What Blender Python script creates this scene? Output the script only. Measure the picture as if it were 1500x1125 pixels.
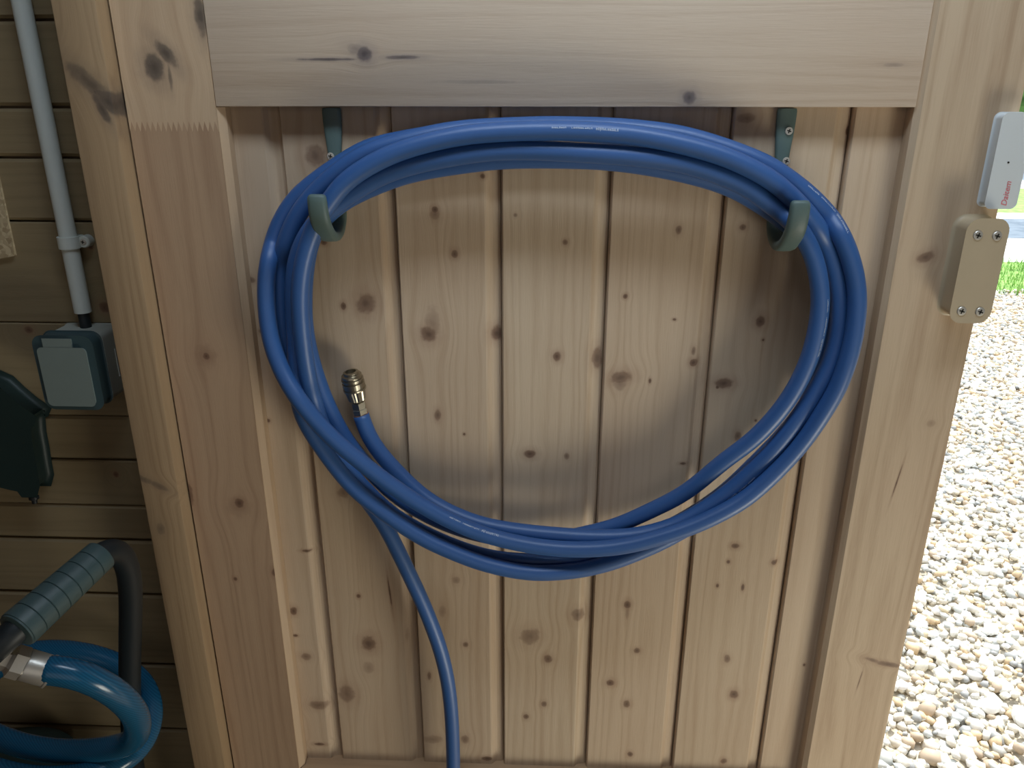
import bpy, bmesh, math, random
import numpy as np, time
_t0 = time.time()
from mathutils import Vector, Matrix
random.seed(7); rng = np.random.default_rng(7)
for o in list(bpy.data.objects): bpy.data.objects.remove(o)
S = bpy.context.scene
C = S.collection
R = math.radians

# ------------------------------------------------------------------ camera
FPX, PITCH, YAW = 1150.0, R(20.7), R(2.5)
CAM = np.array([0.0, -0.70, 1.60])
FW = np.array([-math.sin(YAW)*math.cos(PITCH), math.cos(YAW)*math.cos(PITCH), -math.sin(PITCH)])
RT = np.array([math.cos(YAW), math.sin(YAW), 0.0])
UP = np.cross(RT, FW)
cd = bpy.data.cameras.new('camera'); cam = bpy.data.objects.new('camera', cd); C.objects.link(cam)
cd.sensor_fit = 'HORIZONTAL'; cd.sensor_width = 36.0; cd.lens = 36.0*FPX/1500.0
cd.clip_start = 0.02; cd.clip_end = 200
cam.matrix_world = Matrix(((RT[0], UP[0], -FW[0], CAM[0]), (RT[1], UP[1], -FW[1], CAM[1]), (RT[2], UP[2], -FW[2], CAM[2]), (0, 0, 0, 1)))
S.camera = cam

# ------------------------------------------------------------------ world, sun, lights, exposure
S.view_settings.view_transform = 'Standard'; S.view_settings.look = 'None'
S.view_settings.gamma = 1.0; S.view_settings.exposure = 0.0
try: S.view_settings.use_curve_mapping = False
except Exception: pass
W = bpy.data.worlds.new('sky'); S.world = W; W.use_nodes = True
nt = W.node_tree; nt.nodes.clear()
sky = nt.nodes.new('ShaderNodeTexSky'); sky.sky_type = 'HOSEK_WILKIE' if False else 'PREETHAM'
sky.sun_direction = Vector((0.35, 0.65, 0.85)).normalized(); sky.turbidity = 3.5
mixn = nt.nodes.new('ShaderNodeMix'); mixn.data_type = 'RGBA'; mixn.inputs[0].default_value = 0.75
mixn.inputs[7].default_value = (0.93, 0.97, 0.98, 1)
bg = nt.nodes.new('ShaderNodeBackground'); bg.inputs[1].default_value = 1.9
wo = nt.nodes.new('ShaderNodeOutputWorld')
nt.links.new(sky.outputs[0], mixn.inputs[6]); nt.links.new(mixn.outputs[2], bg.inputs[0]); nt.links.new(bg.outputs[0], wo.inputs[0])
def lamp(name, kind, loc, target, energy, color, size=None, size_y=None):
    l = bpy.data.lights.new(name, kind); l.energy = energy; l.color = color
    if kind == 'AREA':
        l.shape = 'RECTANGLE'; l.size = size; l.size_y = size_y or size
    o = bpy.data.objects.new(name, l); C.objects.link(o); o.location = loc
    o.rotation_euler = (Vector(target)-Vector(loc)).to_track_quat('-Z', 'Y').to_euler()
    return o
sun = lamp('sun', 'SUN', (3, 6, 8), (0.6, 1.6, 0), 6.2, (1.0, 0.955, 0.88)); sun.data.angle = R(2.0)
# daylight thrown back into the shed by the sunlit floor inside the open leaf
kl = lamp('doorway_daylight', 'AREA', (0.92, -0.80, 0.46), (0.12, 0.0, 1.22), 3.45, (1.0, 0.965, 0.83), 0.5, 0.45); kl.data.spread = R(110)
lamp('cool_top_light', 'AREA', (0.08, -0.36, 2.14), (0.06, 0.0, 1.5), 2.1, (0.72, 0.85, 1.0), 0.7, 0.14).data.spread = R(120)  # cool lamp added above the door for hose highlights and rail; no window there
lamp('room_fill', 'AREA', (0.1, -2.4, 1.5), (0.0, 0.0, 1.3), 4.2, (1.0, 0.95, 0.90), 2.4, 1.4)  # added fill lamp behind the camera, softens shadows; no opening there

# ------------------------------------------------------------------ pixel -> point on the plane d metres in front of the panel face
def ray(u, v): return FW + RT*(u-750)/FPX - UP*(v-562.5)/FPX
def at(u, v, d):
    r = ray(u, v); return CAM + r*((-d-CAM[1])/r[1])
def atz(u, v, z):
    r = ray(u, v); return CAM + r*((z-CAM[2])/r[2])
def proj(p):
    q = np.asarray(p)-CAM; z = q@FW
    return 750+FPX*(q@RT)/z, 562.5-FPX*(q@UP)/z, z

# ------------------------------------------------------------------ helpers
def srgb(r, g, b):
    f = lambda c: (c/255/12.92) if c/255 <= 0.04045 else ((c/255+0.055)/1.055)**2.4
    return (f(r), f(g), f(b), 1)
def link(o, parent=None):
    C.objects.link(o)
    if parent is not None:
        o.parent = parent
        o.matrix_parent_inverse = Matrix.Translation(-Vector(ORG[parent]))
    return o
ORG = {}
def tag(o, label=None, cat=None, group=None, kind=None):
    if label: o['label'] = label
    if cat: o['category'] = cat
    if group: o['group'] = group
    if kind: o['kind'] = kind
    return o
def empty(name, loc, label=None, cat=None, group=None, kind=None, parent=None):
    o = bpy.data.objects.new(name, None); o.location = loc; o.empty_display_size = 0.02
    link(o, parent); ORG[o] = tuple(loc)
    return tag(o, label, cat, group, kind)
def obj(name, verts, faces, m, parent=None, smooth=False, bevel=0, seg=2):
    me = bpy.data.meshes.new(name)
    me.from_pydata([tuple(map(float, v)) for v in verts], [], [tuple(int(i) for i in f) for f in faces])
    bm = bmesh.new(); bm.from_mesh(me)
    if bevel:
        es = [e for e in bm.edges if len(e.link_faces) == 2 and e.calc_face_angle(0) > 0.5]
        bmesh.ops.bevel(bm, geom=es, offset=bevel, segments=seg, affect='EDGES', profile=0.5)
    bmesh.ops.recalc_face_normals(bm, faces=bm.faces)
    bm.to_mesh(me); bm.free()
    if m: me.materials.append(m)
    if smooth or bevel:
        me.polygons.foreach_set('use_smooth', [True]*len(me.polygons))
        if not smooth or smooth == 'auto':
            try: me.set_sharp_from_angle(angle=R(38))
            except Exception: pass
    o = bpy.data.objects.new(name, me); ORG[o] = (0, 0, 0)
    if parent is not None and parent in ORG: ORG[o] = (0, 0, 0)
    C.objects.link(o)
    if parent is not None:
        o.parent = parent
        o.matrix_parent_inverse = Matrix.Translation(-Vector(ORG[parent]))
    return o
def merge(parts):
    V, F = [], []
    for v, f in parts:
        n = len(V); V += [tuple(p) for p in v]; F += [tuple(i+n for i in q) for q in f]
    return V, F
def box(x0, x1, y0, y1, z0, z1):
    v = [(x, y, z) for x in (x0, x1) for y in (y0, y1) for z in (z0, z1)]
    return v, [(0, 1, 3, 2), (4, 6, 7, 5), (0, 4, 5, 1), (2, 3, 7, 6), (0, 2, 6, 4), (1, 5, 7, 3)]
def prism_y(poly, y0, y1):            # polygon in x,z thickened along y
    n = len(poly)
    v = [(x, y0, z) for x, z in poly] + [(x, y1, z) for x, z in poly]
    return v, [tuple(range(n)), tuple(range(2*n-1, n-1, -1))] + [(i, (i+1) % n, n+(i+1) % n, n+i) for i in range(n)]
def prism_z(poly, z0, z1):            # polygon in x,y thickened along z
    n = len(poly)
    v = [(x, y, z0) for x, y in poly] + [(x, y, z1) for x, y in poly]
    return v, [tuple(range(n)), tuple(range(2*n-1, n-1, -1))] + [(i, (i+1) % n, n+(i+1) % n, n+i) for i in range(n)]
def lathe(p0, axis, prof, n=24, phase=0.0):   # prof = [(distance, radius)]
    a = Vector(axis).normalized(); u = a.orthogonal().normalized(); w = a.cross(u); p0 = Vector(p0)
    v = [p0+a*h+(u*math.cos(2*math.pi*k/n+phase)+w*math.sin(2*math.pi*k/n+phase))*r for h, r in prof for k in range(n)]
    f = [(i*n+k, i*n+(k+1) % n, (i+1)*n+(k+1) % n, (i+1)*n+k) for i in range(len(prof)-1) for k in range(n)]
    f += [tuple(range(n)), tuple(range((len(prof)-1)*n, len(prof)*n))]
    return v, f
def frames(P):
    T = np.gradient(P, axis=0); T /= np.linalg.norm(T, axis=1)[:, None]
    N = np.zeros_like(P); ref = np.array([0.0, -1.0, 0.0])
    for i, t in enumerate(T):
        n = ref-t*(ref@t)
        n /= np.linalg.norm(n); N[i] = n
        ref = 0.85*n+0.15*np.array([0.0, -1.0, 0.0])
    return T, N, np.cross(T, N)
def tube(P, r, n=14, cap=True):
    P = np.asarray(P, float); T, N, B = frames(P)
    rr = np.full(len(P), r) if np.isscalar(r) else np.asarray(r)
    a = np.arange(n)*2*math.pi/n
    V = P[:, None]+rr[:, None, None]*(np.cos(a)[None, :, None]*N[:, None]+np.sin(a)[None, :, None]*B[:, None])
    F = [(i*n+k, i*n+(k+1) % n, (i+1)*n+(k+1) % n, (i+1)*n+k) for i in range(len(P)-1) for k in range(n)]
    if cap: F += [tuple(range(n)), tuple(range((len(P)-1)*n, len(P)*n))]
    return V.reshape(-1, 3), F
def spline(K, step):
    K = np.asarray(K, float); out = []
    E = np.vstack([2*K[0]-K[1], K, 2*K[-1]-K[-2]])
    for i in range(1, len(E)-2):
        p0, p1, p2, p3 = E[i-1:i+3]
        n = max(2, int(np.linalg.norm((p2-p1)[:2])/step))
        t = np.linspace(0, 1, n, endpoint=False)[:, None]
        out.append(0.5*((2*p1)+(-p0+p2)*t+(2*p0-5*p1+4*p2-p3)*t*t+(-p0+3*p1-3*p2+p3)*t**3))
    return np.vstack(out+[K[-1:]])
def gsm(A, s):
    A = np.asarray(A, float); k = int(3*s)+1; x = np.arange(-k, k+1); w = np.exp(-x*x/(2*s*s)); w /= w.sum()
    B = A if A.ndim > 1 else A[:, None]
    pad = np.vstack([2*B[0]-B[k:0:-1], B, 2*B[-1]-B[-2:-k-2:-1]])
    o = np.stack([np.convolve(pad[:, j], w, 'valid') for j in range(B.shape[1])], 1)
    return o if A.ndim > 1 else o[:, 0]

# ------------------------------------------------------------------ materials
def newmat(name):
    m = bpy.data.materials.new(name); m.use_nodes = True
    return m, m.node_tree, m.node_tree.nodes['Principled BSDF']
def plain(name, col, rough=0.5, metal=0.0, bump=0.0, bscale=400, var=0.06, spec=0.5):
    m, t, b = newmat(name); L = t.links
    tc = t.nodes.new('ShaderNodeTexCoord')
    n = t.nodes.new('ShaderNodeTexNoise'); n.inputs['Scale'].default_value = bscale*0.12; n.inputs['Detail'].default_value = 4
    L.new(tc.outputs['Object'], n.inputs['Vector'])
    mx = t.nodes.new('ShaderNodeMix'); mx.data_type = 'RGBA'
    mx.inputs[6].default_value = tuple(c*(1-var) for c in col[:3])+(1,); mx.inputs[7].default_value = tuple(min(1, c*(1+var)) for c in col[:3])+(1,)
    L.new(n.outputs['Fac'], mx.inputs[0]); L.new(mx.outputs[2], b.inputs['Base Color'])
    b.inputs['Roughness'].default_value = rough; b.inputs['Metallic'].default_value = metal
    b.inputs['Specular IOR Level'].default_value = spec
    if bump:
        n2 = t.nodes.new('ShaderNodeTexNoise'); n2.inputs['Scale'].default_value = bscale; n2.inputs['Detail'].default_value = 3
        L.new(tc.outputs['Object'], n2.inputs['Vector'])
        bp = t.nodes.new('ShaderNodeBump'); bp.inputs['Strength'].default_value = bump; bp.inputs['Distance'].default_value = 0.001
        L.new(n2.outputs['Fac'], bp.inputs['Height']); L.new(bp.outputs['Normal'], b.inputs['Normal'])
    return m
def wood(name, light, dark, axis='z', knots=(), seed=0.0, rand=False, contrast=1.0, tint=None, kcol=None, ringf=520):
    """planed pine: fibres and growth bands along an axis, knots (x, z, rx, rz, angle, strength, colour index) that bend the grain"""
    m, t, b = newmat(name); L = t.links; N = t.nodes.new
    tc = N('ShaderNodeTexCoord'); vec = tc.outputs['Object']
    def M(op, a, bb=None, c=None):
        n = N('ShaderNodeMath'); n.operation = op
        for i, s in enumerate((a, bb, c)):
            if s is None: continue
            if isinstance(s, (int, float)): n.inputs[i].default_value = s
            else: L.new(s, n.inputs[i])
        return n.outputs[0]
    sep = N('ShaderNodeSeparateXYZ'); L.new(vec, sep.inputs[0])
    X, Y, Z = sep.outputs
    cross, along = (X, Z) if axis == 'z' else (Z, X)
    if rand:
        oi = N('ShaderNodeObjectInfo'); along = M('ADD', along, M('MULTIPLY', oi.outputs['Random'], 7.3)); cross = M('ADD', cross, M('MULTIPLY', oi.outputs['Random'], 3.1))
    dn = N('ShaderNodeTexNoise'); dn.inputs['Scale'].default_value = 130; dn.inputs['Detail'].default_value = 3
    L.new(vec, dn.inputs['Vector'])
    knot_dark = None; knot_halo = None; knot_core = None
    for (kx, kz, rx, rz, ang, st) in knots:
        mp = N('ShaderNodeMapping'); mp.vector_type = 'TEXTURE'
        mp.inputs['Location'].default_value = (kx, 0, kz); mp.inputs['Rotation'].default_value = (0, R(ang), 0)
        mp.inputs['Scale'].default_value = (rx, 10.0, rz); L.new(vec, mp.inputs['Vector'])
        ln = N('ShaderNodeVectorMath'); ln.operation = 'LENGTH'; L.new(mp.outputs[0], ln.inputs[0])
        d = M('ADD', ln.outputs['Value'], M('MULTIPLY', M('SUBTRACT', dn.outputs['Fac'], 0.5), 0.9))
        def mr(a0, a1):
            n = N('ShaderNodeMapRange'); n.interpolation_type = 'SMOOTHSTEP'
            n.inputs[1].default_value = a0; n.inputs[2].default_value = a1; n.inputs[3].default_value = 1; n.inputs[4].default_value = 0
            L.new(d, n.inputs[0]); return n.outputs[0]
        k = M('MULTIPLY', mr(0.65, 1.2), st); h = M('MULTIPLY', mr(0.8, 2.6), 0.32*st); c0 = M('MULTIPLY', mr(0.0, 0.7), st)
        knot_dark = k if knot_dark is None else M('MAXIMUM', knot_dark, k)
        knot_halo = h if knot_halo is None else M('MAXIMUM', knot_halo, h)
        knot_core = c0 if knot_core is None else M('MAXIMUM', knot_core, c0)
        cc = kx if axis == 'z' else kz
        g = M('POWER', 2.718, M('MULTIPLY', M('MULTIPLY', ln.outputs['Value'], ln.outputs['Value']), -0.16))
        cross = M('SUBTRACT', cross, M('MULTIPLY', M('MULTIPLY', M('SUBTRACT', cross, cc), g), 0.6))
    cmb = N('ShaderNodeCombineXYZ'); L.new(cross, cmb.inputs[0]); L.new(Y, cmb.inputs[1]); L.new(M('MULTIPLY', along, 0.045), cmb.inputs[2])
    off = N('ShaderNodeVectorMath'); off.operation = 'ADD'; off.inputs[1].default_value = (seed*1.37, seed*0.7, seed*2.1); L.new(cmb.outputs[0], off.inputs[0])
    bn = N('ShaderNodeTexNoise'); bn.inputs['Scale'].default_value = 28; bn.inputs['Detail'].default_value = 2; L.new(off.outputs[0], bn.inputs['Vector'])
    ring = M('SINE', M('ADD', M('MULTIPLY', cross, ringf), M('MULTIPLY', bn.outputs['Fac'], 34)))
    ring = M('MULTIPLY_ADD', ring, 0.5, 0.5); ring = M('POWER', ring, 2.2)
    fn = N('ShaderNodeTexNoise'); fn.inputs['Scale'].default_value = 900; fn.inputs['Detail'].default_value = 3; L.new(off.outputs[0], fn.inputs['Vector'])
    big = N('ShaderNodeTexNoise'); big.inputs['Scale'].default_value = 55; big.inputs['Detail'].default_value = 3; L.new(off.outputs[0], big.inputs['Vector'])
    fac = M('ADD', M('MULTIPLY', M('MULTIPLY', ring, big.outputs['Fac']), 0.55*contrast), M('ADD', M('MULTIPLY', M('SUBTRACT', fn.outputs['Fac'], 0.5), 0.5*contrast), M('MULTIPLY', M('SUBTRACT', big.outputs['Fac'], 0.45), 0.9*contrast)))
    cl = N('ShaderNodeClamp'); L.new(fac, cl.inputs[0])
    def mix(f, a, c):
        n = N('ShaderNodeMix'); n.data_type = 'RGBA'
        if isinstance(f, (int, float)): n.inputs[0].default_value = f
        else: L.new(f, n.inputs[0])
        for s, i in ((a, 6), (c, 7)):
            if isinstance(s, tuple): n.inputs[i].default_value = s
            else: L.new(s, n.inputs[i])
        return n.outputs[2]
    col = mix(cl.outputs[0], light, dark)
    blot = N('ShaderNodeTexNoise'); blot.inputs['Scale'].default_value = 7; blot.inputs['Detail'].default_value = 2; L.new(vec, blot.inputs['Vector'])
    col = mix(M('MULTIPLY', blot.outputs['Fac'], 0.35), col, tint or srgb(188, 156, 130))
    if knot_dark is not None:
        kc = kcol or (104, 76, 60)
        col = mix(knot_halo, col, srgb(*[min(255, int(c*1.3)) for c in kc]))
        col = mix(M('MULTIPLY', knot_dark, 0.85), col, srgb(*kc))
        col = mix(M('MULTIPLY', knot_core, 0.55), col, srgb(*[int(c*.62) for c in kc]))
    L.new(col, b.inputs['Base Color']); b.inputs['Roughness'].default_value = 0.62; b.inputs['Specular IOR Level'].default_value = 0.3
    bp = N('ShaderNodeBump'); bp.inputs['Strength'].default_value = 0.25; bp.inputs['Distance'].default_value = 0.0006
    L.new(M('ADD', M('MULTIPLY', ring, -0.5), fn.outputs['Fac']), bp.inputs['Height']); L.new(bp.outputs['Normal'], b.inputs['Normal'])
    return m
WL, WD = srgb(200, 182, 156), srgb(160, 134, 106)
SL, SD = srgb(186, 152, 120), srgb(142, 108, 82)
def K(lst, d=0.0):       # knots given where the photograph shows them, turned into metres on their board
    out = []
    for k in lst:
        u, v, ru, rv = k[:4]; ang = k[4] if len(k) > 4 else 0; st = k[5] if len(k) > 5 else 0.9
        p = at(u, v, d); px = at(u+1, v, d)[0]-p[0]; pz = p[2]-at(u, v+1, d)[2]
        out.append((p[0], p[2], ru*px, rv*pz, ang, st))
    return out

# ------------------------------------------------------------------ the shed shell
floor_m = wood('floor_boards', srgb(120, 106, 88), srgb(92, 80, 64), 'x', seed=3.0)
shell_m = wood('shell_pine', srgb(120, 104, 84), srgb(92, 78, 62), 'x', seed=5.0, rand=True)
v, f = box(-1.5, 1.75, -3.2, 0.07, -0.08, 0.05); tag(obj('floor', v, f, floor_m), kind='structure')
v, f = box(-1.5, 1.75, -3.2, 0.10, 2.30, 2.38); tag(obj('ceiling', v, f, shell_m), kind='structure')
v, f = box(-1.56, -1.5, -3.2, 0.10, 0.0, 2.30); tag(obj('wall_left', v, f, shell_m), kind='structure')
v, f = box(1.75, 1.81, -3.2, 0.10, 0.0, 2.30); tag(obj('wall_right', v, f, shell_m), kind='structure')
v, f = box(-1.5, 1.75, -3.26, -3.2, 0.0, 2.30); tag(obj('wall_back', v, f, shell_m), kind='structure')

# front wall: horizontal planks left of the door; wall plane 30 mm behind the panel face
YW = 0.03
wf = empty('wall_front', (-0.9, YW, 0.0), kind='structure')
vs = [157, 231, 325, 473, 608, 673, 738, 789, 868]
zs = [at(60, vv, -YW)[2] for vv in vs]
zs = [2.30, 2.17, 2.04, 1.93, 1.83, 1.73, 1.655] + zs
while zs[-1] > 0.15: zs.append(zs[-1]-0.098)
zs[-1] = 0.0
wallm = []
for i in range(3):
    wallm.append(wood('wall_pine_%s' % 'abc'[i], srgb(138, 124, 96), srgb(110, 96, 72), 'x', seed=8.0+i, rand=True, contrast=0.7, tint=srgb(130, 112, 82),
        knots=K([[(132, 361, 4, 4), (170, 695, 4, 4), (107, 652, 4, 4), (120, 303, 12, 3), (153, 450, 8, 8)],
                 [(72, 66, 8, 5), (42, 483, 7, 5), (60, 300, 14, 6), (78, 55, 4, 4)], [(150, 590, 6, 4), (20, 120, 8, 6), (120, 850, 6, 6)]][i], -YW)))
def plank(x0, x1, z0, z1, m, weak=False):
    g = 0.0004 if weak else 0.0012; c = 0.0012 if weak else 0.0028
    prof = [(YW+c, z0+g), (YW, z0+g+c), (YW, z1-g-c), (YW+c, z1-g), (YW+0.0115, z1-g), (YW+0.0115, z0+g)]
    v = [(x0, y, z) for y, z in prof]+[(x1, y, z) for y, z in prof]; n = 6
    obj('plank', v, [tuple(range(n)), tuple(range(2*n-1, n-1, -1))]+[(i, (i+1) % n, n+(i+1) % n, n+i) for i in range(n)], m, wf)
for i in range(len(zs)-1):
    weak = 9 <= i <= 12
    plank(-1.5, -0.37, zs[i+1], zs[i], wallm[i % 3], weak and i != 11)
    plank(1.25, 1.75, zs[i+1], zs[i], wallm[i % 3])
v, f = merge([box(-1.5, -0.34, YW+0.0117, YW+0.06, 0, 2.3), box(1.24, 1.75, YW+0.0117, YW+0.06, 0, 2.3)]); obj('backing', v, f, shell_m, wf)
v, f = box(-0.37, 1.25, YW, YW+0.04, 2.08, 2.30); obj('header', v, f, shell_m, wf)
# timber post beside the hinge stile
pm = wood('post_pine', srgb(166, 142, 110), srgb(126, 102, 76), 'z', seed=2.2, tint=srgb(148, 120, 92), kcol=(84, 74, 66),
          knots=K([(130, 120, 12, 44, -50, 0.7), (160, 150, 13, 30, -42, 0.95), (150, 160, 7, 26, -22, 0.9), (205, 700, 5, 22, -66, 0.5), (233, 712, 5, 14, -62, 0.5), (236, 775, 6, 8, 0, .4), (175, 40, 4, 8, 0, .3)], 0.035))
xa = at(73, 0, 0.035)[0]; xb = at(139, 0, 0.035)[0]
v, f = box(xa, xb, -0.035, 0.07, 0.05, 2.12)
tag(obj('trim_1', v, f, pm, bevel=0.0015, seg=2), kind='structure')
v, f = box(xa, 1.25, -0.03, 0.07, 2.06, 2.14); tag(obj('trim_2', v, f, shell_m), kind='structure')
v, f = box(1.18, 1.25, -0.035, 0.07, 0.05, 2.06); tag(obj('trim_3', v, f, shell_m), kind='structure')

# ------------------------------------------------------------------ door leaf
door = empty('door_1', (0.0, 0.0, 0.06), kind='structure')
ZT, ZB = 1.5850, 0.8600                     # panel opening between the two rails
XL, XR = -0.2770, 0.2955                    # inner edges of the stiles
XD0, XD1 = xb+0.0022, 0.3778                 # outer edges
FY = -0.018                                 # stile face
J = [-0.3290, -0.2310, -0.1346, -0.0405, 0.0551, 0.1546, 0.2532, 0.335]
bk = [
 [(430,895,5,6),(448,962,8,5,0,.6),(467,1033,14,6,0,.6),(467,1090,8,2),(433,931,4,2),(450,807,7,2),(368,410,6,5,0,.7),(383,485,4,4,0,.6),(393,616,3,3)],
 [(540,943,11,11,0,.8),(525,873,3,3),(508,1016,12,12,0,.6),(540,978,8,9,0,.3),(571,868,1.4,22,-4,.9),(536,445,14,15,0,.75),(503,448,4,6),(474,355,5,4),(503,722,9,8,0,.5),(462,228,14,17,0,.7),(596,932,3,9,0,.2)],
 [(637,307,5,5),(637,314,7,8,0,.45),(666,372,5,6,0,.8),(707,258,4,4),(628,489,12,12,0,.85),(634,472,11,22,0,.3),(727,490,9,11),(641,608,5,8,0,.7),(680,636,2,2),(668,850,6,5,0,.4),(682,944,4,4,0,.7),(681,1083,6,6,0,.6),(634,1083,13,6,0,.4),(629,990,3,6,0,.7),(648,896,5,8,0,.3),(713,1111,8,3)],
 [(828,355,4,4,0,.7),(755,315,3,3,0,.5),(816,522,6,7),(875,527,8,16,0,.75),(776,665,9,6,0,.9),(830,668,4,5,0,.6),(776,932,15,11,-35,.55),(803,965,6,6,0,.8),(797,1031,4,4,0,.7),(771,1050,4,4,0,.8),(847,901,10,9,0,.6)],
 [(994,337,5,7,0,.7),(916,434,3.5,3.5),(909,553,16,9,-12,.75),(908,562,10,10,0,.4),(1016,531,6,6),(1016,514,3,6,0,.6),(952,558,2,4),(988,468,3,2),(1000,679,5,2),(919,886,5,6),(919,896,3,12,0,.3),(933,953,5,4,0,.8),(894,1000,6,5),(918,1031,5,5,0,.8),(923,1105,4,4,0,.8)],
 [(1088,333,5,5,0,.8),(1114,471,7,9),(1118,498,2,2),(1060,562,13,8,0,.85),(1051,567,3,3),(1081,639,5,7,0,.7),(1107,616,2,2),(1077,800,6,4),(1067,823,3,3),(1051,858,2.4,3),(1088,860,2.4,5),(1135,824,5,4),(1065,965,5,6,0,.7),(1075,1017,7,6,0,.85),(1060,1115,5,4,0,.8),(1093,173,14,8,-8,.5),(1246,192,4,7,0,.9)],
 [(1155,720,6,5,0,.8),(1178,974,2,2)]]
def board(x0, x1, z0, z1, m, last=False):
    w = 0.0135; e = 0.0005
    prof = [(x0+e, 0.0095), (x0+e, 0.0030), (x0+e+0.0006, 0.0010), (x0+e+0.0016, 0.0)]
    if last: prof += [(x1-e, 0.0)]
    else: prof += [(x1-w-0.0010, 0.0), (x1-w+0.0004, 0.0006), (x1-w+0.0022, 0.0026), (x1-w+0.0038, 0.0042), (x1-w+0.0060, 0.0050), (x1-0.0024, 0.0054), (x1-0.0006, 0.0066), (x1-e, 0.0080)]
    prof += [(x1-e, 0.0095)]
    v, f = prism_z(prof, z0, z1)
    obj('board', v, f, m, door)
bl = [(200,180,154),(194,174,148),(199,179,153),(204,186,160),(201,181,155),(197,178,152),(202,182,156)]
for i in range(7):
    m = wood('board_pine_%s' % 'abcdefg'[i], srgb(*bl[i]), WD, 'z', K(bk[i]), seed=i*1.9+0.5, contrast=0.85)
    board(J[i], J[i+1], ZB-0.01, ZT+0.01, m, i == 6)
plain_board = wood('board_pine_plain', WL, WD, 'z', seed=22.0, rand=True)
for i in range(7):
    board(J[i], J[i+1], 0.19, 0.73, plain_board, i == 6); board(J[i], J[i+1], 1.71, 1.90, plain_board, i == 6)
v, f = box(-0.335, 0.335, 0.0096, 0.0215, 0.07, 2.03); obj('backing', v, f, plain_board, door)
# rails
rm = wood('rail_pine', srgb(202, 186, 166), srgb(168, 146, 124), 'x', seed=4.4, contrast=0.8,
          knots=K([(533,80,11,11,0,.9),(522,72,16,8,20,.3),(480,87,42,2.2,0,.8),(590,84,24,3,0,.7),(1010,143,9,10,0,.8),(700,120,60,3,0,.2),(1310,95,14,3,0,.25)], 0.018), kcol=(92, 84, 88))
def bevbox(name, b, m, bev=0.0012): v, f = box(*b); return obj(name, v, f, m, door, bevel=bev)
bevbox('rail', (XL+0.0003, XR-0.0004, FY, 0.022, ZT, 1.72), rm, 0.0009)
rm2 = wood('rail_pine_low', srgb(190, 160, 124), srgb(150, 120, 88), 'x', seed=9.4)
bevbox('rail', (XL+0.0004, XR-0.0004, FY, 0.022, 0.72, ZB), rm2, 0.0025)
bevbox('rail', (XL+0.0004, XR-0.0004, FY, 0.022, 0.06, 0.20), rm2, 0.0025)
bevbox('rail', (XL+0.0004, XR-0.0004, FY, 0.022, 1.89, 2.04), rm2, 0.0025)
# hinge stile: two lengths joined by finger joints
zj = at(255, 185, 0.018)[2]; nf = 17; x0, x1 = XD0, XL; jag = []
for i in range(nf*2+1):
    jag.append((x0+(x1-x0)*i/(nf*2), zj+(0.0042 if i % 2 else -0.0042)))
sm1 = wood('stile_pine_upper', srgb(196, 172, 142), srgb(158, 130, 102), 'z', seed=6.6,
           knots=K([(226,99,15,21,-14,.9),(243,78,9,25,-38,.85),(249,112,3,20,0,.6),(294,24,9,30,0,.85)], 0.018), contrast=.8, kcol=(84, 76, 70))
sm2 = wood('stile_pine_lower', srgb(176, 150, 122), srgb(138, 110, 86), 'z', seed=11.3, tint=srgb(160, 126, 102),
           knots=K([(302,522,6,6),(302,522,16,18,0,.25),(350,737,7,7),(350,742,18,16,0,.2),(278,724,5,19,0,.8),(345,848,3,3),(403,838,6,6)], 0.018))
v, f = prism_y(jag+[(x1, 2.04), (x0, 2.04)], FY, 0.022); obj('stile', v, f, sm1, door)
lowjag = [(a, b-0.0003) for a, b in jag]
v, f = prism_y([(x0, 0.06), (x1, 0.06)]+lowjag[::-1], FY+0.0002, 0.022); obj('stile', v, f, sm2, door)
v, f = prism_z([(XL+0.0001, FY+0.0012), (XL+0.0052, FY+0.0075), (XL+0.0052, -0.0003), (XL+0.0001, -0.0003)], ZB+0.0005, ZT-0.0005); obj('moulding', v, f, sm1, door)
# closing stile
sm3 = wood('stile_pine_right', srgb(200, 180, 152), srgb(162, 138, 110), 'z', seed=14.8, contrast=1.25, ringf=260,
           knots=K([(1355,377,12,8,-22,.75),(1300,973,19,3.4,10,.7),(1278,967,12,2.6,20,.6),(1314,705,1.2,24,7,.9),(1259,997,1,14,6,.7),(1364,620,7,5,0,.25)], 0.018))
prof = [(XR, 0.022), (XR, FY+0.004), (XR+0.0045, FY), (XD1-0.003, FY), (XD1-0.0008, FY+0.0008), (XD1, FY+0.003), (XD1, 0.022)]
v, f = prism_z(prof, 0.06, 2.04); obj('stile', v, f, sm3, door)
red = plain('red_crayon', srgb(205, 84, 56), 0.7)
a0, b0 = at(596, 918, -0.0052), at(597, 942, -0.0052)
v, f = prism_z([(a0[0]-0.001, 0.0036), (a0[0]+0.001, 0.0036), (a0[0]+0.001, 0.0056), (a0[0]-0.001, 0.0056)], b0[2], a0[2]); tag(obj('pencil_mark', v, f, red, door), label='orange red mark')

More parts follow.
